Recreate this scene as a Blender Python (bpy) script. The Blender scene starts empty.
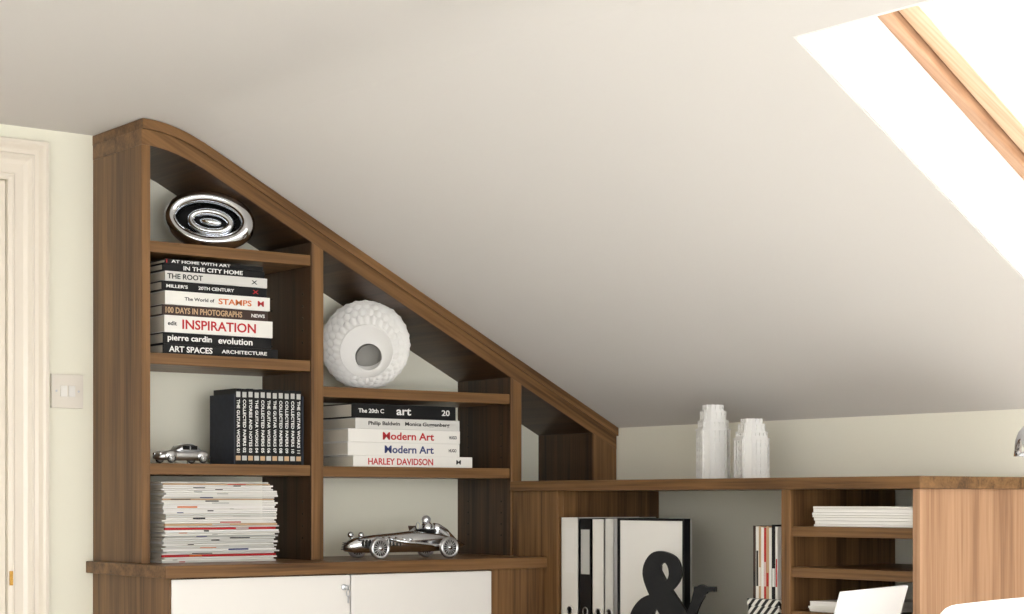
import bpy, bmesh, math, random
from mathutils import Vector, Matrix
random.seed(7)
E = 1.2
scene = bpy.context.scene
scene.view_settings.view_transform = 'Standard'
scene.view_settings.look = 'None'

# ---------------------------------------------------------------- materials
def lin(c):
    return tuple(((v/255.0)/12.92 if v/255.0 <= 0.04045 else ((v/255.0+0.055)/1.055)**2.4) for v in c) + (1.0,)

def mat(name, col, rough=0.5, metal=0.0, bump=0.0, bscale=40, var=0.0, spec=0.5, coat=0.0):
    m = bpy.data.materials.new(name); m.use_nodes = True
    nt = m.node_tree; b = nt.nodes['Principled BSDF']
    b.inputs['Base Color'].default_value = lin(col)
    b.inputs['Roughness'].default_value = rough
    b.inputs['Metallic'].default_value = metal
    b.inputs['Specular IOR Level'].default_value = spec
    if coat: b.inputs['Coat Weight'].default_value = coat
    tc = nt.nodes.new('ShaderNodeTexCoord')
    n = nt.nodes.new('ShaderNodeTexNoise'); n.inputs['Scale'].default_value = bscale
    n.inputs['Detail'].default_value = 4
    nt.links.new(tc.outputs['Object'], n.inputs['Vector'])
    if var > 0:
        mx = nt.nodes.new('ShaderNodeMix'); mx.data_type = 'RGBA'
        c = lin(col)
        mx.inputs['A'].default_value = tuple(v*(1-var) for v in c[:3])+(1,)
        mx.inputs['B'].default_value = tuple(min(1, v*(1+var)) for v in c[:3])+(1,)
        nt.links.new(n.outputs['Fac'], mx.inputs['Factor'])
        nt.links.new(mx.outputs['Result'], b.inputs['Base Color'])
    if bump > 0:
        bp = nt.nodes.new('ShaderNodeBump'); bp.inputs['Strength'].default_value = bump
        bp.inputs['Distance'].default_value = 0.002
        nt.links.new(n.outputs['Fac'], bp.inputs['Height'])
        nt.links.new(bp.outputs['Normal'], b.inputs['Normal'])
    return m

def wood(name, axis, dark, mid, light, rough=0.38, tilt=0.0, s=1.0):
    m = bpy.data.materials.new(name); m.use_nodes = True
    nt = m.node_tree; b = nt.nodes['Principled BSDF']; L = nt.links.new
    tc = nt.nodes.new('ShaderNodeTexCoord')
    rot = nt.nodes.new('ShaderNodeMapping'); rot.inputs['Rotation'].default_value = (0, tilt, 0)
    L(tc.outputs['Object'], rot.inputs['Vector'])
    def scaled(a, c):
        mp = nt.nodes.new('ShaderNodeMapping')
        sc = [a*s, a*s, a*s]; sc['xyz'.index(axis)] = c*s
        mp.inputs['Scale'].default_value = sc
        L(rot.outputs['Vector'], mp.inputs['Vector']); return mp
    m1 = scaled(26, 1.1); m2 = scaled(170, 4.0)
    n1 = nt.nodes.new('ShaderNodeTexNoise'); n1.inputs['Scale'].default_value = 1; n1.inputs['Detail'].default_value = 5
    n1.inputs['Distortion'].default_value = 0.8
    n2 = nt.nodes.new('ShaderNodeTexNoise'); n2.inputs['Scale'].default_value = 1; n2.inputs['Detail'].default_value = 3
    L(m1.outputs['Vector'], n1.inputs['Vector']); L(m2.outputs['Vector'], n2.inputs['Vector'])
    mixf = nt.nodes.new('ShaderNodeMath'); mixf.operation = 'MULTIPLY_ADD'
    mixf.inputs[1].default_value = 0.36
    mul = nt.nodes.new('ShaderNodeMath'); mul.operation = 'MULTIPLY'; mul.inputs[1].default_value = 0.68
    L(n1.outputs['Fac'], mul.inputs[0]); L(n2.outputs['Fac'], mixf.inputs[0]); L(mul.outputs[0], mixf.inputs[2])
    r = nt.nodes.new('ShaderNodeValToRGB'); e = r.color_ramp.elements
    e[0].position = 0.38; e[0].color = lin(dark); e[1].position = 0.66; e[1].color = lin(light)
    k = e.new(0.50); k.color = lin(mid)
    L(mixf.outputs[0], r.inputs['Fac']); L(r.outputs['Color'], b.inputs['Base Color'])
    b.inputs['Roughness'].default_value = rough
    b.inputs['Specular IOR Level'].default_value = 0.3
    bp = nt.nodes.new('ShaderNodeBump'); bp.inputs['Strength'].default_value = 0.12; bp.inputs['Distance'].default_value = 0.001
    L(n2.outputs['Fac'], bp.inputs['Height']); L(bp.outputs['Normal'], b.inputs['Normal'])
    return m

WD, WM, WL = (78, 54, 33), (109, 79, 49), (134, 99, 63)
W_V = wood('walnut_vertical', 'z', WD, WM, WL)
W_H = wood('walnut_horizontal', 'x', WD, WM, WL)
W_Y = wood('walnut_depthwise', 'y', WD, WM, WL)
W_D = wood('walnut_painted_shade', 'z', (44, 31, 21), (66, 47, 32), (84, 61, 41))  # walnut darkened to stand for shade inside the bays
W_DS = wood('walnut_painted_shade_sloped', 'y', (44, 31, 21), (66, 47, 32), (84, 61, 41))  # same painted shade, for the underside of the top
W_E = wood('walnut_end_panel_skylit', 'z', (142, 106, 80), (166, 128, 98), (182, 144, 113))  # paler walnut; skylight falling on the end panel is mixed into its colour
W_S = wood('walnut_sloped', 'x', WD, WM, WL, tilt=-math.atan(0.5))
PINE = wood('pine_frame', 'x', (160, 122, 96), (182, 144, 114), (200, 164, 134), tilt=-math.atan(0.5))
PINE_Y = wood('pine_frame_cross', 'y', (160, 122, 96), (182, 144, 114), (200, 164, 134))
PINE2 = wood('pine_sash', 'x', (196, 160, 128), (216, 184, 152), (230, 204, 176), tilt=-math.atan(0.5))
PINE2_Y = wood('pine_sash_cross', 'y', (196, 160, 128), (216, 184, 152), (230, 204, 176))
FLOORM = mat('pale_carpet', (215, 213, 210), 0.95, bump=0.3, bscale=500, var=0.03)
WALL = mat('wall_paint_pale_green', (240, 238, 221), 0.85, bump=0.05, bscale=300, var=0.01)
KNEE = mat('wall_paint_cream', (238, 235, 221), 0.85, bump=0.05, bscale=300, var=0.01)
CEIL = mat('ceiling_paint', (226, 223, 220), 0.9, bump=0.04, bscale=250, var=0.01)
REVEAL = mat('reveal_white_paint', (248, 248, 246), 0.8)
TRIM = mat('trim_gloss_cream', (230, 221, 207), 0.35, coat=0.3)
DOORM = mat('door_paint', (205, 192, 178), 0.4)
WHITE = mat('lacquer_white', (234, 231, 226), 0.35)
PLAST = mat('plastic_white', (230, 224, 212), 0.3)
CERAM = mat('ceramic_white', (232, 231, 228), 0.5)
CERIN = mat('ceramic_painted_shade', (150, 148, 143), 0.8)  # greyed ceramic, shade inside the vase hole put into the colour
PAPER = mat('paper_pages', (222, 215, 200), 0.9, bump=0.2, bscale=400, var=0.08)
PAPERW = mat('paper_white', (238, 236, 232), 0.8)
BLACK = mat('cover_black', (14, 14, 16), 0.45, spec=.3)
SLATE = mat('slipcase_slate', (44, 48, 58), 0.6, var=0.35, bscale=60, spec=.3)
GREY = mat('cover_grey', (190, 190, 186), 0.5)
LGREY = mat('cover_light_grey', (214, 213, 208), 0.5)
COVW = mat('cover_white', (236, 234, 228), 0.4)
RED = mat('ink_red', (186, 28, 34), 0.5)
BLUE = mat('ink_blue', (38, 52, 110), 0.5)
BROWN = mat('cover_brown', (56, 36, 30), 0.4)
ORANGE = mat('ink_orange', (214, 116, 52), 0.5)
TAN = mat('cover_tan', (196, 164, 128), 0.5)
GREEN = mat('cover_green', (82, 104, 82), 0.5)
INKW = mat('ink_white', (240, 240, 238), 0.5)
INKB = mat('ink_black', (24, 24, 26), 0.5)
CHROME = mat('polished_chrome', (222, 225, 230), 0.09, metal=1.0)
SILVER = mat('satin_silver', (210, 212, 216), 0.28, metal=1.0)
ALU = mat('laptop_aluminium', (230, 231, 234), 0.4, metal=0.2)
BRASS = mat('brass', (190, 150, 80), 0.25, metal=1.0)
RUBBER = mat('rubber_dark', (40, 38, 36), 0.6)
GLOSSB = mat('satin_black', (5, 5, 6), 0.5, spec=.2)
HOLE = mat('peg_hole_dark', (18, 12, 8), 0.8)
SCREEN = mat('screen_dark', (30, 34, 40), 0.15)
DESKW = mat('desk_white', (235, 234, 230), 0.35)

# ---------------------------------------------------------------- mesh builder
class MB:
    def __init__(s): s.v=[]; s.f=[]; s.m=[]; s.sm=[]; s.mats=[]
    def mi(s, m):
        if m not in s.mats: s.mats.append(m)
        return s.mats.index(m)
    def add(s, vs, fs, m, smooth=False, M=None):
        o = len(s.v)
        for p in vs:
            p = Vector(p)
            if M is not None: p = M @ p
            s.v.append(p)
        i = s.mi(m)
        for f in fs:
            s.f.append([o+k for k in f]); s.m.append(i); s.sm.append(smooth)
    def box(s, x0,x1,y0,y1,z0,z1, m, M=None):
        if x0>x1: x0,x1=x1,x0
        if y0>y1: y0,y1=y1,y0
        if z0>z1: z0,z1=z1,z0
        vs=[(x0,y0,z0),(x1,y0,z0),(x1,y1,z0),(x0,y1,z0),(x0,y0,z1),(x1,y0,z1),(x1,y1,z1),(x0,y1,z1)]
        s.add(vs,[(0,3,2,1),(4,5,6,7),(0,1,5,4),(1,2,6,5),(2,3,7,6),(3,0,4,7)],m,False,M)
    def strip(s, top, bot, y0, y1, m, smooth=False):
        """solid between two XZ polylines of equal length, extruded in Y"""
        n=len(top); vs=[]
        for y in (y0,y1):
            vs += [(p[0],y,p[1]) for p in bot] + [(p[0],y,p[1]) for p in top]
        fs=[]; k=2*n
        for i in range(n-1):
            fs.append((i,i+1,n+i+1,n+i))
            fs.append((k+i+1,k+i,k+n+i,k+n+i+1))
            fs.append((i,k+i,k+i+1,i+1))
            fs.append((n+i,n+i+1,k+n+i+1,k+n+i))
        fs.append((0,n,k+n,k)); fs.append((n-1,k+n-1,k+2*n-1,2*n-1))
        s.add(vs,fs,m,smooth)
    def loft(s, rings, m, smooth=True, cap=True, M=None, closed=True):
        n=len(rings[0]); vs=[p for r in rings for p in r]; fs=[]
        for a in range(len(rings)-1):
            for i in range(n if closed else n-1):
                j=(i+1)%n
                fs.append((a*n+i,a*n+j,(a+1)*n+j,(a+1)*n+i))
        if cap:
            fs.append(tuple(reversed(range(n)))); fs.append(tuple((len(rings)-1)*n+i for i in range(n)))
        s.add(vs,fs,m,smooth,M)
    def lathe(s, prof, m, n=32, M=None, smooth=True, cap=True):
        s.loft([[(r*math.cos(2*math.pi*i/n), r*math.sin(2*math.pi*i/n), z) for i in range(n)] for r,z in prof], m, smooth, cap, M)
    def tube(s, pts, r, m, n=12, M=None):
        pts=[Vector(p) for p in pts]; rings=[]
        up=Vector((0.13,0.31,0.94))
        for i,p in enumerate(pts):
            t=(pts[min(i+1,len(pts)-1)]-pts[max(i-1,0)]).normalized()
            a=t.cross(up).normalized(); b=t.cross(a).normalized()
            rr = r[i] if isinstance(r,(list,tuple)) else r
            rings.append([p+a*rr*math.cos(2*math.pi*k/n)+b*rr*math.sin(2*math.pi*k/n) for k in range(n)])
        s.loft(rings,m,True,True,M)
    def torus(s, a, b, ta, tb, m, M=None, n=64, k=20):
        """elliptic ring in XZ plane, tube ta radial, tb along Y"""
        vs=[];fs=[]
        for i in range(n):
            u=2*math.pi*i/n
            nx,nz=math.cos(u)/a,math.sin(u)/b; l=math.hypot(nx,nz); nx/=l;nz/=l
            for j in range(k):
                w=2*math.pi*j/k
                vs.append((a*math.cos(u)+nx*ta*math.cos(w), tb*math.sin(w), b*math.sin(u)+nz*ta*math.cos(w)))
        for i in range(n):
            for j in range(k):
                fs.append((i*k+j, ((i+1)%n)*k+j, ((i+1)%n)*k+(j+1)%k, i*k+(j+1)%k))
        s.add(vs,fs,m,True,M)
    def ellipsoid(s, c, r, m, M=None, n=32, k=16):
        vs=[];fs=[]
        for j in range(1,k):
            p=math.pi*j/k
            for i in range(n):
                u=2*math.pi*i/n
                vs.append((c[0]+r[0]*math.sin(p)*math.cos(u), c[1]+r[1]*math.sin(p)*math.sin(u), c[2]+r[2]*math.cos(p)))
        for j in range(k-2):
            for i in range(n):
                fs.append((j*n+i,(j+1)*n+i,(j+1)*n+(i+1)%n,j*n+(i+1)%n))
        t=len(vs); vs.append((c[0],c[1],c[2]+r[2])); vs.append((c[0],c[1],c[2]-r[2]))
        for i in range(n):
            fs.append((t,i,(i+1)%n)); fs.append((t+1,(k-2)*n+(i+1)%n,(k-2)*n+i))
        s.add(vs,fs,m,True,M)
    def obj(s, name, parent=None, bevel=0.0, recalc=True, sub=0):
        c = Vector((0,0,0))
        if s.v:
            lo=Vector([min(p[i] for p in s.v) for i in range(3)]); hi=Vector([max(p[i] for p in s.v) for i in range(3)])
            c=(lo+hi)/2; c.z = lo.z
        me=bpy.data.meshes.new(name)
        me.from_pydata([p-c for p in s.v],[],s.f)
        for m in s.mats: me.materials.append(m)
        for i,p in enumerate(me.polygons): p.material_index=s.m[i]; p.use_smooth=s.sm[i]
        if recalc:
            bm=bmesh.new(); bm.from_mesh(me); bmesh.ops.recalc_face_normals(bm,faces=bm.faces); bm.to_mesh(me); bm.free()
        o=bpy.data.objects.new(name,me); o.location=c; scene.collection.objects.link(o)
        if parent is not None:
            o.parent=parent; o.matrix_parent_inverse=Matrix.Translation(-parent.location)
        if bevel>0:
            b=o.modifiers.new('bevel','BEVEL'); b.width=bevel; b.segments=2; b.limit_method='ANGLE'; b.angle_limit=math.radians(40)
        if sub:
            b=o.modifiers.new('sub','SUBSURF'); b.levels=sub; b.render_levels=sub
        return o

def empty(name, loc):
    e=bpy.data.objects.new(name,None); e.location=loc; e.empty_display_size=0.05
    scene.collection.objects.link(e); return e

def text(body, m, parent, x0, x1, y, z0, z1, vertical=False, name='spine_lettering', bold=.02):
    """fit text inside a rectangle on a surface looking to -Y"""
    cu=bpy.data.curves.new('t','FONT'); cu.body=body; cu.extrude=0.0003; cu.resolution_u=3; cu.offset=bold
    cu.size=1.0
    o=bpy.data.objects.new('t',cu); scene.collection.objects.link(o)
    bpy.context.view_layer.update()
    dg=bpy.context.evaluated_depsgraph_get()
    me=bpy.data.meshes.new_from_object(o.evaluated_get(dg))
    bpy.data.objects.remove(o)
    xs=[v.co.x for v in me.vertices]; ys=[v.co.y for v in me.vertices]
    if not xs: return
    ax,bx,ay,by=min(xs),max(xs),min(ys),max(ys)
    for v in me.vertices:
        u=(v.co.x-ax)/(bx-ax); w=(v.co.y-ay)/(by-ay)
        dz=0.0005 if v.co.z>0 else 0.0
        if not vertical: v.co=Vector((x0+u*(x1-x0), y-dz, z0+w*(z1-z0)))
        else: v.co=Vector((x0+w*(x1-x0), y-dz, z1-u*(z1-z0)))
    me.materials.clear(); me.materials.append(m)
    ob=bpy.data.objects.new(name,me); scene.collection.objects.link(ob)
    ob.parent=parent; ob.matrix_parent_inverse=Matrix.Translation(-parent.location)
    return ob

# ---------------------------------------------------------------- room
XK=1.535; ZK=0.2126; SL=0.5007; ZC=0.938; YG=0.28
def ceil(x):
    a,b=0.0,0.168
    if x<=a: return ZC
    if x<b: return ZC-SL*(x-a)**2/(2*(b-a))
    return ZK+SL*(XK-x)
YB=-6.5; XL=-3.6
mb=MB(); mb.box(XL-.15,XK+0.15,YB,YG+0.15,-0.1,0,FLOORM); mb.obj('floor')
DX0,DX1,DZ=-1.05,-0.232,E+0.80
mb=MB(); top=E+1.3
mb.box(XL,DX0,YG,YG+0.15,0,top,WALL); mb.box(DX1,XK+0.15,YG,YG+0.15,0,top,WALL); mb.box(DX0,DX1,YG,YG+0.15,DZ,top,WALL)
mb.obj('wall_back')
mb=MB(); mb.box(XK,XK+0.15,YB,YG,0,E+ZK,KNEE); mb.obj('wall_right')
WY0,WY1,WZ0,WZ1=-5.4,-2.8,.75,2.05
mb=MB(); mb.box(XL-.15,XL,WY1,YG+.15,0,E+1.2,WALL); mb.box(XL-.15,XL,YB,WY0,0,E+1.2,WALL); mb.box(XL-.15,XL,WY0,WY1,0,WZ0,WALL); mb.box(XL-.15,XL,WY0,WY1,WZ1,E+1.2,WALL); mb.obj('wall_left')
e=empty('added_fill_window',(XL-.07,(WY0+WY1)/2,WZ0)); mb=MB()  # unseen window, added to let in fill light from the left
mb.box(XL-.10,XL-.04,WY0+.001,WY1-.001,WZ0+.001,WZ0+.05,TRIM); mb.box(XL-.10,XL-.04,WY0+.001,WY1-.001,WZ1-.05,WZ1-.001,TRIM)
for k in range(4):
    y=WY0+.001+(WY1-WY0-.052)*k/3; mb.box(XL-.10,XL-.04,y,y+.05,WZ0+.05,WZ1-.05,TRIM)
mb.obj('frame',e)
TH=0.195
SKX0,SKX1=0.33,1.22
SKY=[(-2.65,-1.885),(-4.6,-3.8)]
SH=0.095
def seg(xs): return [(x,E+ceil(x)) for x in xs],[(x,E+ceil(x)+TH) for x in xs]
mb=MB()
xs1=[XL,-1.5,-0.4]+[i*0.168/14 for i in range(15)]+[SKX0]
b,t=seg(xs1); mb.strip(t,b,YB,YG,CEIL)
b,t=seg([SKX1,XK+0.15]); mb.strip(t,b,YB,YG,CEIL)
b,t=seg([SKX0,SKX1])
for y0,y1 in ((SKY[0][1],YG),(SKY[1][1],SKY[0][0]),(YB,SKY[1][0])): mb.strip(t,b,y0,y1,CEIL)
for v in mb.v:
    if SKX0-.001<=v.x<=SKX1+.001 and any(abs(v.y-q)<1e-4 for q in SKY[0]): v.y+=SH*(v.x-SKX0)
mb.obj('ceiling')
def skylight(name, y0, y1, sh):
    e=empty(name,((SKX0+SKX1)/2,(y0+y1)/2,E+ceil((SKX0+SKX1)/2)+TH))
    def shear(m_):
        for v in m_.v: v.y+=sh*(v.x-SKX0)
    r=MB(); k=0.006
    def zc(x): return E+ceil(x)
    for a,bb in ((y1-k,y1-0.0005),(y0+0.0005,y0+k)):
        r.strip([(x,zc(x)+TH) for x in (SKX0+.001,SKX1-.001)],[(x,zc(x)+0.001) for x in (SKX0+.001,SKX1-.001)],a,bb,REVEAL)
    r.strip([(x,zc(x)+TH) for x in (SKX0+.001,SKX0+k)],[(x,zc(x)+0.001) for x in (SKX0+.001,SKX0+k)],y0+k,y1-k,REVEAL)
    r.strip([(x,zc(x)+TH) for x in (SKX1-k,SKX1-.001)],[(x,zc(x)+0.001) for x in (SKX1-k,SKX1-.001)],y0+k,y1-k,REVEAL)
    shear(r); r.obj('reveal_lining',e)
    f=MB(); lo,hi=TH,TH+0.07; w=0.032
    def bar(xa,xb,ya,yb,l,h,m): f.strip([(xa,zc(xa)+h),(xb,zc(xb)+h)],[(xa,zc(xa)+l),(xb,zc(xb)+l)],ya,yb,m)
    bar(SKX0-.03,SKX1+.03,y1-w,y1+.03,lo,hi,PINE); bar(SKX0-.03,SKX1+.03,y0-.03,y0+w,lo,hi,PINE)
    bar(SKX0-.03,SKX0+w,y0+w,y1-w,lo,hi,PINE_Y); bar(SKX1-w,SKX1+.03,y0+w,y1-w,lo,hi,PINE_Y)
    shear(f); f.obj('frame',e,bevel=0.003)
    f=MB(); lo,hi=TH+0.02,TH+0.075; w2=0.052
    bar(SKX0+w+.004,SKX1-w-.004,y1-w-w2,y1-w-.004,lo,hi,PINE2); bar(SKX0+w+.004,SKX1-w-.004,y0+w+.004,y0+w+w2,lo,hi,PINE2)
    bar(SKX0+w+.004,SKX0+w+w2,y0+w+w2,y1-w-w2,lo,hi,PINE2_Y); bar(SKX1-w-w2,SKX1-w-.004,y0+w+w2,y1-w-w2,lo,hi,PINE2_Y)
    shear(f); f.obj('sash',e,bevel=0.003)
skylight('window_1',*SKY[0],SH); skylight('added_skylight',*SKY[1],0)  # the second skylight is out of view, added for more light

# door + casing
d=empty('door_1',(-0.64,YG,0))
mb=MB()
mb.box(DX0+.03,DX1-.03,YG+.05,YG+.09,0.005,DZ-.03,DOORM)
for (a,b2,c,dd) in ((DX0+.13,-.69,.2,.85),(-.6,DX1-.13,.2,.85),(DX0+.13,-.69,1.0,DZ-.16),(-.6,DX1-.13,1.0,DZ-.16)):
    mb.box(a,b2,YG+.042,YG+.05,c,dd,DOORM)
mb.obj('leaf',d,bevel=.003)
mb=MB()
mb.box(DX1-.028,DX1-.001,YG+.001,YG+.149,0,DZ-.001,TRIM); mb.box(DX0+.001,DX0+.028,YG+.001,YG+.149,0,DZ-.001,TRIM); mb.box(DX0+.028,DX1-.028,YG+.001,YG+.149,DZ-.028,DZ-.001,TRIM)
mb.obj('jamb',d,bevel=.002)
prof=[(0,0.0),(0,.012),(.008,.016),(.014,.016),(.018,.011),(.040,.011),(.050,.015),(.058,.022),(.064,.022),(.068,.016),(.078,.017),(.086,.026),(.092,.030),(.100,.030),(.102,.026),(.102,0)]
mb=MB(); rings=[]
for (cx,cz,sx,sz) in ((DX1,0,1,0),(DX1,DZ,1,1),(DX0,DZ,-1,1),(DX0,0,-1,0)):
    rings.append([(cx+sx*o_,YG-p_,cz+sz*o_) for o_,p_ in prof])
mb.loft(rings,TRIM,smooth=False); mb.obj('casing',d)
mb=MB(); zz=1.005
mb.box(DX1-.032,DX1-.0275,YG+.01,YG+.035,zz-.05,zz+.05,BRASS)
mb.box(DX1+.002,DX1+.010,YG-.019,YG-.015,zz-.018,zz+.018,BRASS)
mb.tube([(DX1-.055,YG+.05,zz),(DX1-.055,YG+.0,zz),(DX1-.06,YG-.012,zz),(DX1-.15,YG-.014,zz)],.008,BRASS)
mb.obj('handle',d)
mb=MB(); mb.box(DX1+.104,-.002,YG-.018,YG-.0005,0,.14,TRIM); mb.obj('baseboard_back',bevel=.004)
mb=MB(); sx,sz,h=-.073,E+.277,.043
mb.box(sx-h,sx+h,YG-.009,YG-.0005,sz-h,sz+h,PLAST)
for q in (-.011,.011): mb.box(sx+q-.0085,sx+q+.0085,YG-.013,YG-.009,sz-.014,sz+.014,COVW)
for q in (-.03,.03): mb.lathe([(.003,0),(.003,.001)],SILVER,12,Matrix.Translation((sx+q,YG-.009,sz))@Matrix.Rotation(math.pi/2,4,'X'))
mb.obj('light_switch',bevel=.002)

# ---------------------------------------------------------------- bookcase
B=empty('bookcase',(0.76,0.14,0)); ZCT=-0.157
YF,YBK=0.0,0.257
band=0.064
def under(x): return ceil(x)-band
def postpoly(x0,x1,z0,zt=None,y0=YF,y1=YG-.001,m=W_V,mbb=None):
    n=5; xs=[x0+(x1-x0)*i/(n-1) for i in range(n)]
    (mbb or mb).strip([(x,E+(under(x) if zt is None else zt)) for x in xs],[(x,E+z0) for x in xs],y0,y1,m)
mb=MB(); postpoly(0,.024,ZCT); mb.obj('side_left',B,bevel=.0015)
mb=MB(); postpoly(.486,.522,ZCT); mb.obj('divider_1',B,bevel=.0015)
mb=MB(); postpoly(1.140,1.178,ZCT); mb.obj('divider_2',B,bevel=.0015)
mb=MB(); postpoly(1.441,1.531,-1.2); mb.obj('side_right',B,bevel=.0015)
# interior shade painted as dark wood: inward faces and underside of the sloped top
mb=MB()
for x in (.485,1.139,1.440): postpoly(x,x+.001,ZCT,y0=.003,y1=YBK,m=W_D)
mb.obj('inner_shade_panels',B)
xs=[0.0]+[i*0.168/14 for i in range(1,15)]+[.5,.9,1.2,1.531]
mb=MB(); mb.strip([(x,E+ceil(x)-.026) for x in xs],[(x,E+under(x)) for x in xs],YF,YG-.001,W_S); mb.obj('top_board',B)
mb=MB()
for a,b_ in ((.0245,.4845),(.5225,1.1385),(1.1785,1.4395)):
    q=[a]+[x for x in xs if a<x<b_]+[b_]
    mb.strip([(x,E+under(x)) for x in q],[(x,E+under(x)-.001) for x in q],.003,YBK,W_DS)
mb.obj('soffit_shade_strips',B)
mb=MB(); xt=[-.001]+xs[1:]; mb.strip([(x,E+ceil(x)-.002) for x in xt],[(x,E+ceil(x)-.026) for x in xt],YF-.009,YG-.001,W_S); mb.obj('top_edging',B)
mb=MB(); xs2=[.024]+xs[1:-1]+[1.44]; xs2=sorted(x for x in xs2 if x>=.024)
mb.strip([(x,E+under(x)) for x in xs2],[(x,E+ZCT) for x in xs2],YBK,YG-.001,WALL); mb.obj('back_panel',B)
def shelf(n,x0,x1,z): 
    mb=MB(); mb.box(x0+.0005,x1-.0005,YF+.004,YBK,E+z-.028,E+z,W_H); mb.obj(n,B,bevel=.0015)
S1,S2,S3,SA,SB=.640,.364,.091,.299,.089
shelf('shelf_1',.024,.485,S1); shelf('shelf_2',.024,.485,S2); shelf('shelf_3',.024,.485,S3)
shelf('shelf_4',.522,1.139,SA); shelf('shelf_5',.522,1.139,SB)
mb=MB()
def pegs(x,zs):
    for z in zs:
        for y in (.045,.205):
            mb.lathe([(.0028,0),(.0028,.0008)],HOLE,8,Matrix.Translation((x,y,E+z))@Matrix.Rotation(-math.pi/2,4,'Y'))
fr=lambda a,b_,s=.032:[a+s*i for i in range(int((b_-a)/s))]
pegs(.485,fr(S2+.05,S1-.05)); pegs(.485,fr(S3+.05,S2-.05)); pegs(.485,fr(-.10,S3-.05)); pegs(1.139,fr(-.10,S3-.05)); pegs(1.139,fr(S3+.03,SA-.04))
mb.obj('peg_holes',B)
mb=MB(); mb.box(-.02,1.138,-.168,YG-.001,E+ZCT-.03,E+ZCT,W_H); mb.obj('counter',B,bevel=.002)
mb=MB(); mb.box(0,.022,-.15,YG-.001,.0,E+ZCT-.03,W_V); mb.box(.957,1.138,-.152,YG-.001,0,E+ZCT-.03,W_V)
mb.box(.022,.957,-.13,YG-.001,0.0,E+ZCT-.03,W_V); mb.obj('base_carcass',B)
for i,(a,c) in enumerate(((.003,.505),(.509,.955))):
    mb=MB(); mb.box(a,c,-.168+.012,-.1301 if i else -.1505,.08,E+ZCT-.034,WHITE); mb.obj('cabinet_door_%d'%(i+1),B,bevel=.0015)
mb=MB(); T=Matrix.Translation((.486,-.156,E-.222))@Matrix.Rotation(math.pi/2,4,'X')
mb.lathe([(.008,0),(.008,.003),(.006,.004)],SILVER,20,T)
mb.box(.4845,.4875,-.178,-.158,E-.227,E-.217,SILVER); mb.torus(.009,.009,.0015,.0015,SILVER,Matrix.Translation((.486,-.178,E-.236))@Matrix.Rotation(.5,4,'Z'),n=24,k=8)
mb.box(.484,.488,-.179,-.177,E-.262,E-.244,SILVER)
mb.obj('lock_and_key',B)

# ---------------------------------------------------------------- low shelving unit on knee wall
U=empty('low_shelving_unit',(1.33,-.74,0)); XU=1.14; ZT=.053; XE=1.53
mb=MB(); mb.box(XU-.012,XE,-1.492,-.010,E+ZT-.028,E+ZT,W_Y); mb.obj('top',U,bevel=.002)
zb=E+ZT-.028
mb=MB(); mb.box(XU,XU+.02,-.211,-.010,0,zb,W_V); mb.box(XU+.02,XE-.02,-.211,-.191,0,zb,W_V); mb.obj('corner_stile',U,bevel=.001)
mb=MB(); mb.box(XU,XE-.02,-1.088,-1.059,0,zb,W_V); mb.obj('divider',U,bevel=.001)
mb=MB(); mb.box(XU,XE,-1.482,-1.461,0,zb,W_E); mb.obj('end_panel',U,bevel=.001)
mb=MB(); mb.box(XE-.015,XE,-1.461,-.010,0,zb,KNEE); mb.obj('back_panel',U)
mb=MB(); mb.box(.99,XE-.015,-1.01,-.211,E-.398,E-.37,W_Y); mb.box(XU+.002,XE-.015,-1.059,-1.01,E-.398,E-.37,W_Y); mb.obj('shelf_main',U)
for i,z in enumerate((-.062,-.158,-.262,-.37)):
    mb=MB(); mb.box(XU+.004,XE-.015,-1.461,-1.088,E+z-.024,E+z,W_Y); mb.obj('shelf_small_%d'%(i+1),U,bevel=.001)
mb=MB(); mb.box(XU+.004,XU+.022,-1.058,-.212,.06,E-.40,WHITE); mb.box(XU+.004,XU+.022,-1.46,-1.09,.06,E-.396,WHITE); mb.obj('lower_doors',U,bevel=.001)

# ---------------------------------------------------------------- books
def fbook(mb,x0,x1,y0,y1,z0,z1,cm,pm=PAPER,b=.0025):
    mb.box(x0,x1,y0,y1,z0,z0+b,cm); mb.box(x0,x1,y0,y1,z1-b,z1,cm); mb.box(x0,x1,y0,y0+b,z0+b,z1-b,cm)
    mb.box(x0+.003,x1-.003,y0+b,y1-.004,z0+b,z1-b,pm)
def stack(name,x,z,items,y0=.02):
    e=empty(name,(x+.15,y0+.1,E+z)); mb=MB(); cz=E+z+.0005
    for it in items:
        h,dx,ln,dy,dep,cm,texts=it
        fbook(mb,x+dx,x+dx+ln,y0+dy,y0+dy+dep,cz,cz+h-.0006,cm)
        for (tb,tm,u0,u1,v0,v1) in texts:
            text(tb,tm,e,x+dx+ln*u0,x+dx+ln*u1,y0+dy-.0002,cz+h*v0,cz+h*v1)
        cz+=h
    mb.obj('books',e)
    return cz
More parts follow.
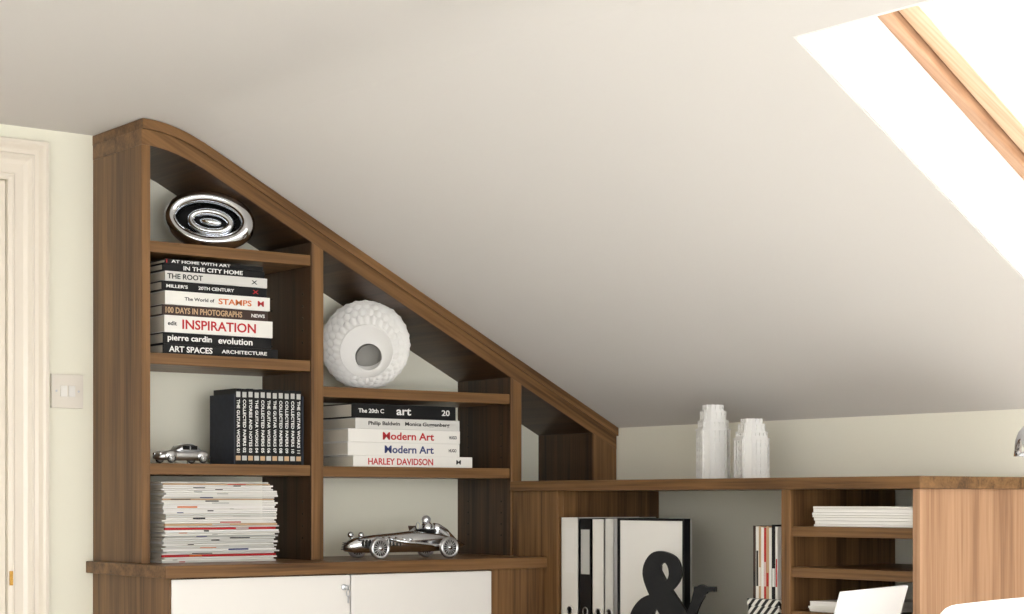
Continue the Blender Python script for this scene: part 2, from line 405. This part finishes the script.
stack('book_stack',.068,S2,[
 (.025,.000,.328,.0,.20,BLACK,[("ART SPACES",INKW,.05,.42,.20,.80),("ARCHITECTURE",INKW,.50,.90,.32,.68)]),
 (.029,.002,.308,.003,.19,BLACK,[("pierre cardin",INKW,.04,.44,.15,.82),("evolution",INKW,.50,.82,.25,.82)]),
 (.043,.004,.308,.0,.21,COVW,[("INSPIRATION",RED,.16,.84,.22,.78),("edit",INKB,.03,.11,.4,.65)]),
 (.026,.000,.300,.004,.20,BROWN,[("100 DAYS IN PHOTOGRAPHS",TAN,.03,.75,.20,.78),("NEWS",INKW,.84,.97,.3,.65)]),
 (.035,.006,.298,.0,.19,COVW,[("STAMPS",ORANGE,.50,.82,.26,.68),("The World of",INKB,.18,.46,.35,.6),("M",RED,.88,.94,.3,.7)]),
 (.024,-.002,.298,.002,.20,BLACK,[("MILLER'S",INKW,.04,.24,.3,.65),("20TH CENTURY",INKW,.34,.68,.30,.65),("X",RED,.86,.92,.3,.7)]),
 (.025,.006,.290,.0,.20,LGREY,[("THE ROOT",INKB,.02,.36,.22,.75),("X",INKB,.84,.9,.3,.7)]),
 (.018,.000,.290,.003,.20,BLACK,[("IN THE CITY HOME",INKW,.2,.78,.22,.80)]),
 (.012,.006,.278,.0,.20,BLACK,[("AT HOME WITH ART",INKW,.06,.66,.20,.82),("I",RED,.01,.02,.1,.9)]),
])
stack('book_stack',.612,SB,[
 (.030,.012,.392,-.004,.24,COVW,[("HARLEY DAVIDSON",RED,.12,.66,.18,.78),("M",INKB,.86,.9,.3,.7)]),
 (.036,.000,.366,.004,.25,COVW,[("Modern Art",BLUE,.32,.76,.2,.78),("HUGO",INKB,.9,.97,.35,.6)]),
 (.036,.000,.366,.002,.25,COVW,[("Modern Art",RED,.30,.76,.2,.78),("HUGO",INKB,.9,.97,.35,.6)]),
 (.029,.024,.342,.004,.24,LGREY,[("Philip Baldwin   Monica Guggenberg",RUBBER,.12,.90,.25,.72)]),
 (.038,.010,.340,.0,.24,BLACK,[("art",INKW,.42,.56,.25,.75),("20",INKW,.86,.94,.3,.72),("The 20th C",INKW,.06,.3,.35,.65)]),
],y0=.02)
e=empty('boxed_book_row',(.36,.09,E+S3)); mb=MB(); z0=E+S3+.0005; sx0=.268
mb.box(sx0,sx0+.004,.022,.15,z0,z0+.180,SLATE); mb.box(sx0+.004,.474,.146,.15,z0,z0+.180,SLATE); mb.box(.470,.474,.022,.146,z0,z0+.180,SLATE)
mb.obj('slipcase',e)
mb=MB(); n=11; w=(.469-.273)/n
for i in range(n):
    x=.273+i*w; h=.194+random.uniform(-.001,.001)
    mb.box(x+.0005,x+w-.0005,.024,.14,z0,z0+h,BLACK)
    mb.box(x+.002,x+w-.002,.0236,.024,z0+.010,z0+.022,GREY if i%2 else TAN)
    mb.box(x+.003,x+w-.003,.0236,.024,z0+h-.022,z0+h-.008,GREY)
mb.obj('volumes',e,bevel=.0008)
for i in range(n):
    x=.273+i*w
    text(random.choice(("THE GUITAR WORKS %02d","STORIES AND NOTES %02d","COLLECTED PAPERS %02d"))%(i+1),INKW,e,x+.0045,x+w-.0045,.0236,z0+.030,z0+.166,vertical=True)
e=empty('magazine_stack',(.2,.1,E+ZCT)); mb=MB(); z=E+ZCT+.0005; i=0
cols=[COVW]*9+[PAPERW]*8+[LGREY]*5+[RED,TAN,TAN,GREY,BROWN,GREY]
while z<E+.046:
    h=random.choice((.004,.005,.006,.0045)); dx=random.uniform(-.006,.007); dy=random.uniform(-.004,.006)
    c=random.choice(cols)
    L_=.318-.04*max(0,(z-E-.01))/.04*.5+random.uniform(-.006,.006)
    mb.box(.068+dx,.068+L_+dx,.015+dy,.225+dy,z,z+h-.0010,PAPER if i%5 else PAPERW)
    mb.box(.067+dx,.069+L_+dx,.014+dy,.02+dy,z,z+h-.0009,c)
    if random.random()<.8:
        a=.08+random.random()*.2; mb.box(a,a+random.uniform(.01,.06),.0135+dy,.014+dy,z+.001,z+h-.0014,random.choice((INKB,INKB,GREY,GREY,RED,ORANGE,BROWN,BLUE)))
    z+=h; i+=1
mb.obj('magazines',e)

# ---------------------------------------------------------------- chrome oval sculpture
M=Matrix.Translation((.232,.085,E+S1+.0765))@Matrix.Rotation(-math.radians(35),4,'Z')@Matrix.Rotation(math.radians(-8),4,'X')@Matrix.Rotation(math.radians(9),4,'Y')
mb=MB()
mb.torus(.098,.058,.0195,.030,CHROME,M,n=96,k=28)
mb.ellipsoid((0,.020,0),(.094,.008,.054),GLOSSB,M)
mb.torus(.051,.026,.0115,.022,CHROME,M@Matrix.Translation((.006,-.004,-.006)),n=80)
mb.ellipsoid((.006,.004,-.006),(.046,.010,.022),GLOSSB,M)
mb.ellipsoid((.006,-.008,-.006),(.030,.014,.011),CHROME,M)
for a in (.6,2.2,3.9,5.4):
    mb.tube([(.006+.055*math.cos(a),.01,-.006+.03*math.sin(a)),(.098*math.cos(a),.012,.057*math.sin(a))],.004,GLOSSB,8,M)
mb.obj('oval_ring_sculpture')

# ---------------------------------------------------------------- scaled ceramic vase (disc)
VR=.123
M=Matrix.Translation((.726,.115,E+SA+VR+.0025))@Matrix.Rotation(-math.radians(38),4,'Z')
mb=MB(); N=336; R=VR; rings=[]
hr,ho=.038,(.010,-.034)
K=170
ah=math.acos(hr/R)
for k in range(K+1):
    t=k/K
    ring=[]
    for i in range(N):
        u=2*math.pi*i/N
        if t<.3:
            a=t/.3*math.pi/2; rr=R*math.sin(a)+.0001; y=.036*math.cos(a); cx=cz=0; amp0=0 if t<.18 else 1
            row=(t-.18)/.12*3
        else:
            q=(t-.3)/.7
            rr=R*math.cos(q*ah); y=-.034*math.sin(q*ah)
            bl=((R-rr)/(R-hr)); cx=ho[0]*bl; cz=ho[1]*bl
            amp0=1 if q<.72 else 0
            row=3+q/.72*5.0
            if q>.74:
                y+=.014*math.sin((q-.74)/.26*math.pi/2)
        amp=0
        if amp0:
            ri=int(row); fr_=row-ri
            ph=(u/(2*math.pi)*28+(0.5 if ri%2 else 0))%1.0
            dd=math.hypot((ph-.5)*2.0,fr_)
            dome=max(0,1.0-dd)**.5
            ph2=(ph+.5)%1.0
            dome2=max(0,1.9-math.hypot((ph2-.5)*2.0,fr_+1))**.5*.4
            amp=.0065*max(dome,dome2)
        nrm=Vector((rr/R*math.cos(u), (y/.036)*.9, rr/R*math.sin(u)))
        p=Vector((cx+rr*math.cos(u),y,cz+rr*math.sin(u)))
        if nrm.length>0: p+=nrm.normalized()*(amp-.005 if amp0 else -.003)
        ring.append(tuple(p))
    rings.append(ring)
y_=rings[K][0][1]
mb.loft(rings,CERAM,M=M,cap=False)
inner=[rings[K]]
for q in (.1,.3,.6,1):
    inner.append([(ho[0]+hr*(1-.03*q)*math.cos(2*math.pi*i/N),y_+.045*q,ho[1]+hr*(1-.03*q)*math.sin(2*math.pi*i/N)) for i in range(N)])
mb.loft(inner,CERIN,M=M,cap=False)
mb.add(inner[-1],[tuple(range(N))],CERIN,False,M); mb.add(rings[0],[tuple(range(N))],CERAM,False,M)
mb.obj('textured_ceramic_vase')

# ---------------------------------------------------------------- model cars
def wheel(mb,c,r,w,tire,M):
    T=M@Matrix.Translation(c)@Matrix.Rotation(math.pi/2,4,'X')
    mb.lathe([(r*.72,-w/2),(r*.92,-w/2),(r,-w*.25),(r,w*.25),(r*.92,w/2),(r*.72,w/2),(r*.68,w*.2),(r*.68,-w*.2)],tire,28,T)
    mb.lathe([(r*.70,-w*.3),(r*.70,w*.3)],RUBBER,24,T)
    for k in range(8):
        a=k*math.pi/8
        mb.box(-r*.70,r*.70,-r*.04,r*.04,-w*.42,w*.42,SILVER,T@Matrix.Rotation(a,4,'Z'))
    mb.lathe([(r*.2,-w*.6),(r*.22,0),(r*.2,w*.6)],CHROME,16,T)
def body(mb,secs,M,m=CHROME,n=24,pw=2.6):
    rings=[]
    for x,hw,zb_,zt_ in secs:
        c=(zb_+zt_)/2; hh=(zt_-zb_)/2; r=[]
        for i in range(n):
            u=2*math.pi*i/n; cu,su=math.cos(u),math.sin(u)
            r.append((x,hw*math.copysign(abs(cu)**(2/pw),cu),c+hh*math.copysign(abs(su)**(2/pw),su)))
        rings.append(r)
    mb.loft(rings,m,M=M)
M=Matrix.Translation((.765,-.035,E+ZCT+.001))@Matrix.Rotation(math.radians(-4),4,'Z')@Matrix.Scale(1.12,4)
mb=MB()
body(mb,[(-.172,.006,.024,.030),(-.168,.016,.018,.040),(-.150,.024,.015,.050),(-.10,.029,.014,.057),(-.05,.032,.014,.061),(.0,.035,.014,.066),(.03,.036,.014,.066),(.07,.034,.015,.062),(.11,.026,.018,.052),(.14,.014,.022,.040),(.158,.004,.027,.032)],M)
for k in range(5): mb.box(-.174+.001*k,-.171+.001*k,-.014+.0,.014,.022+.004*k,.0232+.004*k,RUBBER,M)
mb.ellipsoid((.045,0,.064),(.032,.024,.006),GLOSSB,M)
mb.ellipsoid((.052,0,.072),(.014,.018,.016),CHROME,M)
mb.ellipsoid((.050,0,.089),(.0105,.0095,.0115),CHROME,M)
mb.ellipsoid((.051,0,.092),(.0115,.0105,.0100),SILVER,M)
body(mb,[(.072,.012,.055,.084),(.085,.011,.055,.082),(.11,.007,.045,.068),(.135,.002,.035,.045)],M)
mb.box(.012,.014,-.017,.017,.062,.078,CHROME,M@Matrix.Translation((.013,0,.07))@Matrix.Rotation(-.3,4,'Y')@Matrix.Translation((-.013,0,-.07)))
mb.torus(.009,.009,.0012,.0012,SILVER,M@Matrix.Translation((.028,0,.076))@Matrix.Rotation(math.pi/2,4,'Z'),n=20,k=8)
for sgn in (-1,1):
    mb.tube([(-.06,sgn*.034,.045),(-.02,sgn*.040,.038),(.05,sgn*.040,.030),(.13,sgn*.036,.030)],.0045,CHROME,M=M)
    for k in range(5): mb.tube([(-.085+.017*k,sgn*.026,.05),(-.078+.017*k,sgn*.036,.044)],.003,CHROME,8,M)
    for k in range(12): mb.box(-.14+.009*k,-.137+.009*k,sgn*.0285,sgn*.0335,.030,.046,RUBBER,M)
    for x in (-.108,.082):
        mb.tube([(x,0,.025),(x,sgn*.052,.025)],.003,CHROME,10,M)
        wheel(mb,(x,sgn*.055,.0255),.0255,.013,SILVER,M)
    mb.tube([(-.14,sgn*.01,.05),(-.14,sgn*.025,.056)],.002,CHROME,8,M)
    mb.ellipsoid((-.142,sgn*.026,.057),(.007,.007,.007),CHROME,M)
mb.obj('toy_race_car')
M=Matrix.Translation((.120,.022,E+S3+.001))@Matrix.Rotation(math.radians(4),4,'Z')@Matrix.Scale(1.2,4)
mb=MB()
body(mb,[(-.062,.010,.010,.014),(-.058,.018,.007,.020),(-.045,.021,.006,.025),(-.02,.023,.006,.027),(.02,.024,.006,.027),(.045,.022,.006,.024),(.060,.016,.008,.018),(.064,.008,.010,.014)],M,SILVER)
body(mb,[(-.022,.012,.022,.027),(-.012,.018,.022,.036),(.0,.0195,.022,.041),(.020,.0195,.022,.041),(.034,.016,.022,.034),(.046,.010,.020,.026)],M,SILVER)
for sgn in (-1,1):
    mb.box(-.008,.008,sgn*.0182,sgn*.0200,.028,.036,GLOSSB,M); mb.box(.011,.026,sgn*.0182,sgn*.0200,.028,.036,GLOSSB,M)
    mb.ellipsoid((-.057,sgn*.012,.019),(.004,.004,.004),CHROME,M)
    for x in (-.038,.038):
        mb.ellipsoid((x,sgn*.021,.016),(.014,.006,.010),SILVER,M)
        wheel(mb,(x,sgn*.0235,.0098),.0098,.006,RUBBER,M)
mb.obj('toy_saloon_car')

# ---------------------------------------------------------------- skyscraper vases on low unit
def tower(x,y,w,h,rot):
    M=Matrix.Translation((x,y,E+ZT))@Matrix.Rotation(rot,4,'Z'); mb=MB()
    H=w/2
    def ring(hw,z):
        c=hw*.6
        return [(hw,-c,z),(hw,c,z),(c,hw,z),(-c,hw,z),(-hw,c,z),(-hw,-c,z),(-c,-hw,z),(c,-hw,z)]
    tiers=[(1.0,0,.68),(.88,.68,.79),(.74,.79,.92),(.58,.92,1.0)]
    rr=[]
    for f,a,b_ in tiers: rr+= [ring(H*f*.88,h*a),ring(H*f*.88,h*b_)]
    rr+=[ring(H*.44,h),ring(H*.42,h*.9)]
    mb.loft(rr,CERAM,smooth=False,M=M)
    for f,a,b_ in tiers:
        hw=H*f
        for zz_ in (h*a,h*b_-.005): mb.loft([ring(hw*1.0,zz_),ring(hw*1.0,zz_+.005)],CERAM,smooth=False,M=M)
        for k in range(8):
            F=M@Matrix.Rotation(k*math.pi/4,4,'Z')
            d_=hw*.88 if k%2==0 else hw*.88*1.6/math.sqrt(2)
            sd=hw*.88*.6 if k%2==0 else hw*.88*.4/math.sqrt(2)
            np_=(4 if k%2==0 else 2) if f>.8 else (3 if k%2==0 else 2)
            for j in range(np_):
                q=-1+2*j/(np_-1); mb.box(d_-.003,d_+.0042,sd*q*.93-.0020,sd*q*.93+.0020,h*a,h*b_,CERAM,F)
            nb=int(h*(b_-a)/.017)
            for j in range(nb):
                z=h*a+.006+j*.017; mb.box(d_-.003,d_+.0026,-sd*.94,sd*.94,z,z+.007,CERAM,F)
    mb.obj('skyscraper_vase')
tower(1.32,-.635,.080,.195,-.40); tower(1.32,-.777,.080,.154,-.25)

# ---------------------------------------------------------------- contents of low unit
zs=E-.37+.0005
def binder(y0,y1,h,m,lab):
    mb=MB(); x0=1.146
    mb.box(x0,x0+.003,y0,y1,zs,zs+h,m); mb.box(x0,x0+.28,y0,y0+.003,zs,zs+h,m); mb.box(x0,x0+.28,y1-.003,y1,zs,zs+h,m)
    mb.box(x0+.02,x0+.26,y0+.006,y1-.006,zs+.004,zs+h-.02,PAPER)
    c=(y0+y1)/2
    if lab: mb.box(x0-.0006,x0,c-.018,c+.018,zs+h-.15,zs+h-.03,lab)
    mb.lathe([(.012,0),(.012,.0012),(.009,.0016),(.009,0)],SILVER,20,Matrix.Translation((x0,c,zs+.07))@Matrix.Rotation(-math.pi/2,4,'Y'))
    mb.obj('ring_binder',bevel=.001)
binder(-.293,-.218,.322,COVW,PAPERW); binder(-.348,-.296,.320,BLACK,GREY); binder(-.400,-.351,.318,COVW,None); binder(-.440,-.403,.320,LGREY,None)
mb=MB(); M=Matrix.Translation((1.160,-.580,zs))
w,h=.130,.322
for a in (-w,w-.008): mb.box(-.010,.010,a,a+.008,0,h,BLACK,M)
for a in (0,h-.006): mb.box(-.010,.010,-w+.008,w-.008,a,a+.006,BLACK,M)
mb.box(-.007,.008,-w+.008,w-.008,.006,h-.006,PAPERW,M)
mb.obj('framed_print')
path=[(1.02,.66,.06),(.93,.64,.13),(.86,.50,.10),(.78,.32,.10),(.66,.14,.11),(.50,.03,.13),(.32,.02,.19),(.16,.12,.24),(.10,.28,.26),(.17,.44,.21),(.32,.56,.12),(.47,.68,.10),(.57,.82,.13),(.55,.97,.13),(.44,1.05,.10),(.31,1.02,.16),(.25,.89,.20),(.30,.74,.22),(.43,.54,.24),(.58,.34,.25),(.74,.16,.22),(.88,.06,.13),(1.03,.07,.06)]
def cr(p,i,t):
    a=[p[max(0,min(len(p)-1,i+k))] for k in (-1,0,1,2)]
    return [0.5*((2*a[1][c])+(-a[0][c]+a[2][c])*t+(2*a[0][c]-5*a[1][c]+4*a[2][c]-a[3][c])*t*t+(-a[0][c]+3*a[1][c]-3*a[2][c]+a[3][c])*t**3) for c in range(3)]
pts=[cr(path,i,k/6) for i in range(len(path)-1) for k in range(6)]+[list(path[-1])]
M=Matrix.Translation((1.008,-.683,zs+.012))@Matrix.Rotation(math.radians(-52),4,'Z')@Matrix.Diagonal((.87,1,1,1))
sc=.205; rings=[]
for i,p in enumerate(pts):
    a=pts[max(0,i-1)]; b_=pts[min(len(pts)-1,i+1)]
    tx,tz=b_[0]-a[0],b_[1]-a[1]; l=math.hypot(tx,tz) or 1; nx,nz=-tz/l,tx/l; hw=p[2]*.5*1.28
    off=.0003*(i%2)
    rings.append([((p[0]+nx*hw)*sc,-.014-off,(p[1]+nz*hw)*sc),((p[0]+nx*hw)*sc,.014+off,(p[1]+nz*hw)*sc),((p[0]-nx*hw)*sc,.014+off,(p[1]-nz*hw)*sc),((p[0]-nx*hw)*sc,-.014-off,(p[1]-nz*hw)*sc)])
mb=MB(); mb.loft(rings,GLOSSB,smooth=False,M=M)
mb.box(.84*sc,1.14*sc,-.014,.014,.64*sc,.70*sc,GLOSSB,M)
mb.box(.15*sc,.5*sc,-.014,.014,-.0115,.0,GLOSSB,M)
mb.obj('ampersand_ornament')
STR=bpy.data.materials.new('striped_card'); STR.use_nodes=True
nt=STR.node_tree; bs=nt.nodes['Principled BSDF']; tc=nt.nodes.new('ShaderNodeTexCoord'); wv=nt.nodes.new('ShaderNodeTexWave'); wv.inputs['Scale'].default_value=28; wv.bands_direction='DIAGONAL'
rp=nt.nodes.new('ShaderNodeValToRGB'); rp.color_ramp.interpolation='CONSTANT'; rp.color_ramp.elements[0].color=lin((25,25,28)); rp.color_ramp.elements[1].color=lin((235,233,228)); rp.color_ramp.elements[1].position=.5
nt.links.new(tc.outputs['Object'],wv.inputs['Vector']); nt.links.new(wv.outputs['Fac'],rp.inputs['Fac']); nt.links.new(rp.outputs['Color'],bs.inputs['Base Color'])
mb=MB(); mb.box(1.162,1.43,-1.03,-.925,zs,zs+.112,STR); mb.box(1.160,1.432,-1.032,-.923,zs+.112,zs+.130,STR); mb.obj('striped_storage_box',bevel=.002)
mb=MB(); y=-.935; zt=zs+.1305
for i,(t,c) in enumerate([(.009,BROWN),(.010,COVW),(.008,TAN),(.010,COVW),(.007,RED),(.010,TAN),(.009,COVW),(.012,BLACK),(.008,COVW)]):
    mb.box(1.170,1.38,y-t+.0006,y,zt,zt+.180-random.uniform(0,.008),c); y-=t
    mb.box(1.1695,1.170,y+.002,y+t-.002,zt+.03,zt+.03+random.uniform(.03,.1),random.choice((INKB,RED,INKW,TAN)))
mb.obj('upright_magazines')
def papers(y0,y1,z,h,x0=1.155):
    mb=MB(); zz=E+z+.0005; end=zz+h
    while zz<end:
        t=random.uniform(.004,.009); dx,dy=random.uniform(0,.006),random.uniform(-.004,.004)
        mb.box(x0+dx,x0+.24+dx,y0+dy,y1+dy,zz,zz+t-.0005,random.choice((PAPERW,PAPERW,COVW))); zz+=t
    mb.obj('paper_stack')
papers(-1.452,-1.145,-.062,.045); papers(-1.30,-1.135,-.262,.022)

# ---------------------------------------------------------------- desk, laptop, lamp, chair
D=empty('desk',(.79,-1.5,0)); dz=.77
mb=MB(); mb.box(.45,1.125,-2.0,-1.02,dz-.03,dz,DESKW); mb.obj('desktop',D,bevel=.003)
mb=MB()
for x in (.48,1.07):
    for y in (-1.97,-1.07): mb.box(x,x+.04,y-.0,y+.04,0,dz-.03,DESKW)
mb.box(.50,1.09,-1.06,-1.04,dz-.09,dz-.03,DESKW); mb.box(.50,1.09,-1.96,-1.94,dz-.09,dz-.03,DESKW)
mb.obj('legs',D,bevel=.002)
L0=Vector((.708,-1.560,dz+.001)); ang=math.atan2(.125,.346)
Ml=Matrix.Translation(L0)@Matrix.Rotation(ang,4,'Z')
Lp=empty('laptop',L0)
mb=MB(); mb.box(0,.362,0.0,.245,.0,.014,ALU,Ml); mb.box(.02,.342,.03,.13,.014,.0146,RUBBER,Ml); mb.box(.13,.23,.15,.225,.014,.0143,SILVER,Ml); mb.obj('base',Lp,bevel=.003)
Mh=Ml@Matrix.Translation((0,0,.012))@Matrix.Rotation(math.radians(16),4,'X')
mb=MB(); mb.box(0,.362,-.007,-.001,0,.243,ALU,Mh); mb.box(.008,.354,-.001,-.0004,.012,.236,SCREEN,Mh)
mb.obj('lid',Lp,bevel=.003)
bx,by=1.05,-1.90
lp=empty('desk_lamp',(bx,by,dz))
mb=MB(); mb.lathe([(.07,dz),(.07,dz+.010),(.06,dz+.016),(.012,dz+.02),(.012,dz+.03)],CHROME,36,Matrix.Translation((bx,by,0))); mb.obj('foot',lp)
mb=MB(); mb.tube([(bx,by,dz+.02),(bx,by,dz+.3),(bx,by,E+.14)]+[(bx-.028+.028*math.cos(a),by,E+.14+.028*math.sin(a)) for a in [k*math.pi/8 for k in range(1,9)]]+[(bx-.056,by,E+.13)],.0045,CHROME); mb.obj('stem',lp)
mb=MB(); mb.lathe([(.004,.042),(.012,.040),(.024,.034),(.034,.022),(.040,.006),(.042,-.012),(.043,-.026),(.041,-.026),(.039,-.008),(.030,.018),(.012,.034),(.004,.036)],CHROME,36,Matrix.Translation((bx-.056,by,E+.112))); mb.obj('shade',lp)
C=empty('moulded_chair',(.50,-2.05,0)); cx,cy=.50,-2.24
mb=MB(); rows=[]
prof=[(.40,.455,.20),(.34,.468,.215),(.2,.455,.22),(.08,.452,.215),(.02,.50,.21),(-.005,.60,.205),(-.02,.75,.215),(-.035,.90,.225),(-.045,1.0,.215),(-.048,1.030,.20),(-.049,1.042,.175)]
for dy,z,hw in prof:
    row=[]
    for i in range(17):
        u=-1+2*i/16
        c=.05*u*u if z>.5 else 0
        row.append((cx+hw*u,cy+dy+c,z+(.03*u*u if z<.5 else -.008*u*u)))
    rows.append(row)
mb.loft(rows,WHITE,cap=False,closed=False)
o=mb.obj('shell',C,recalc=True); s=o.modifiers.new('sol','SOLIDIFY'); s.thickness=.008; sb=o.modifiers.new('sub','SUBSURF'); sb.levels=1; sb.render_levels=1
mb=MB()
for sx_ in (-1,1):
    for yy in (.05,.35): mb.tube([(cx+sx_*.14,cy+yy,.447),(cx+sx_*.21,cy+yy+(.04 if yy>.2 else -.04),0.0)],.010,CHROME)
mb.obj('legs',C)

# ---------------------------------------------------------------- light
w=bpy.data.worlds.new('sky'); scene.world=w; w.use_nodes=True
bg=w.node_tree.nodes['Background']; bg.inputs['Color'].default_value=(1.0,.992,.985,1); bg.inputs['Strength'].default_value=5.8
sun=bpy.data.lights.new('sun','SUN'); sun.energy=6.0; sun.angle=math.radians(30); sun.color=(1,.98,.95)
so=bpy.data.objects.new('sun',sun); so.location=(2,-3,5); so.rotation_euler=Vector((-.35,.45,-1.0)).to_track_quat('-Z','Y').to_euler(); scene.collection.objects.link(so)

# ---------------------------------------------------------------- camera
cam=bpy.data.cameras.new('camera'); cam.sensor_width=36; cam.lens=36*1873/1024; cam.shift_y=193/1024
co=bpy.data.objects.new('camera',cam); co.location=(-2.063,-4.209,E); co.rotation_euler=(math.pi/2,0,-math.radians(37.3))
scene.collection.objects.link(co); scene.camera=co
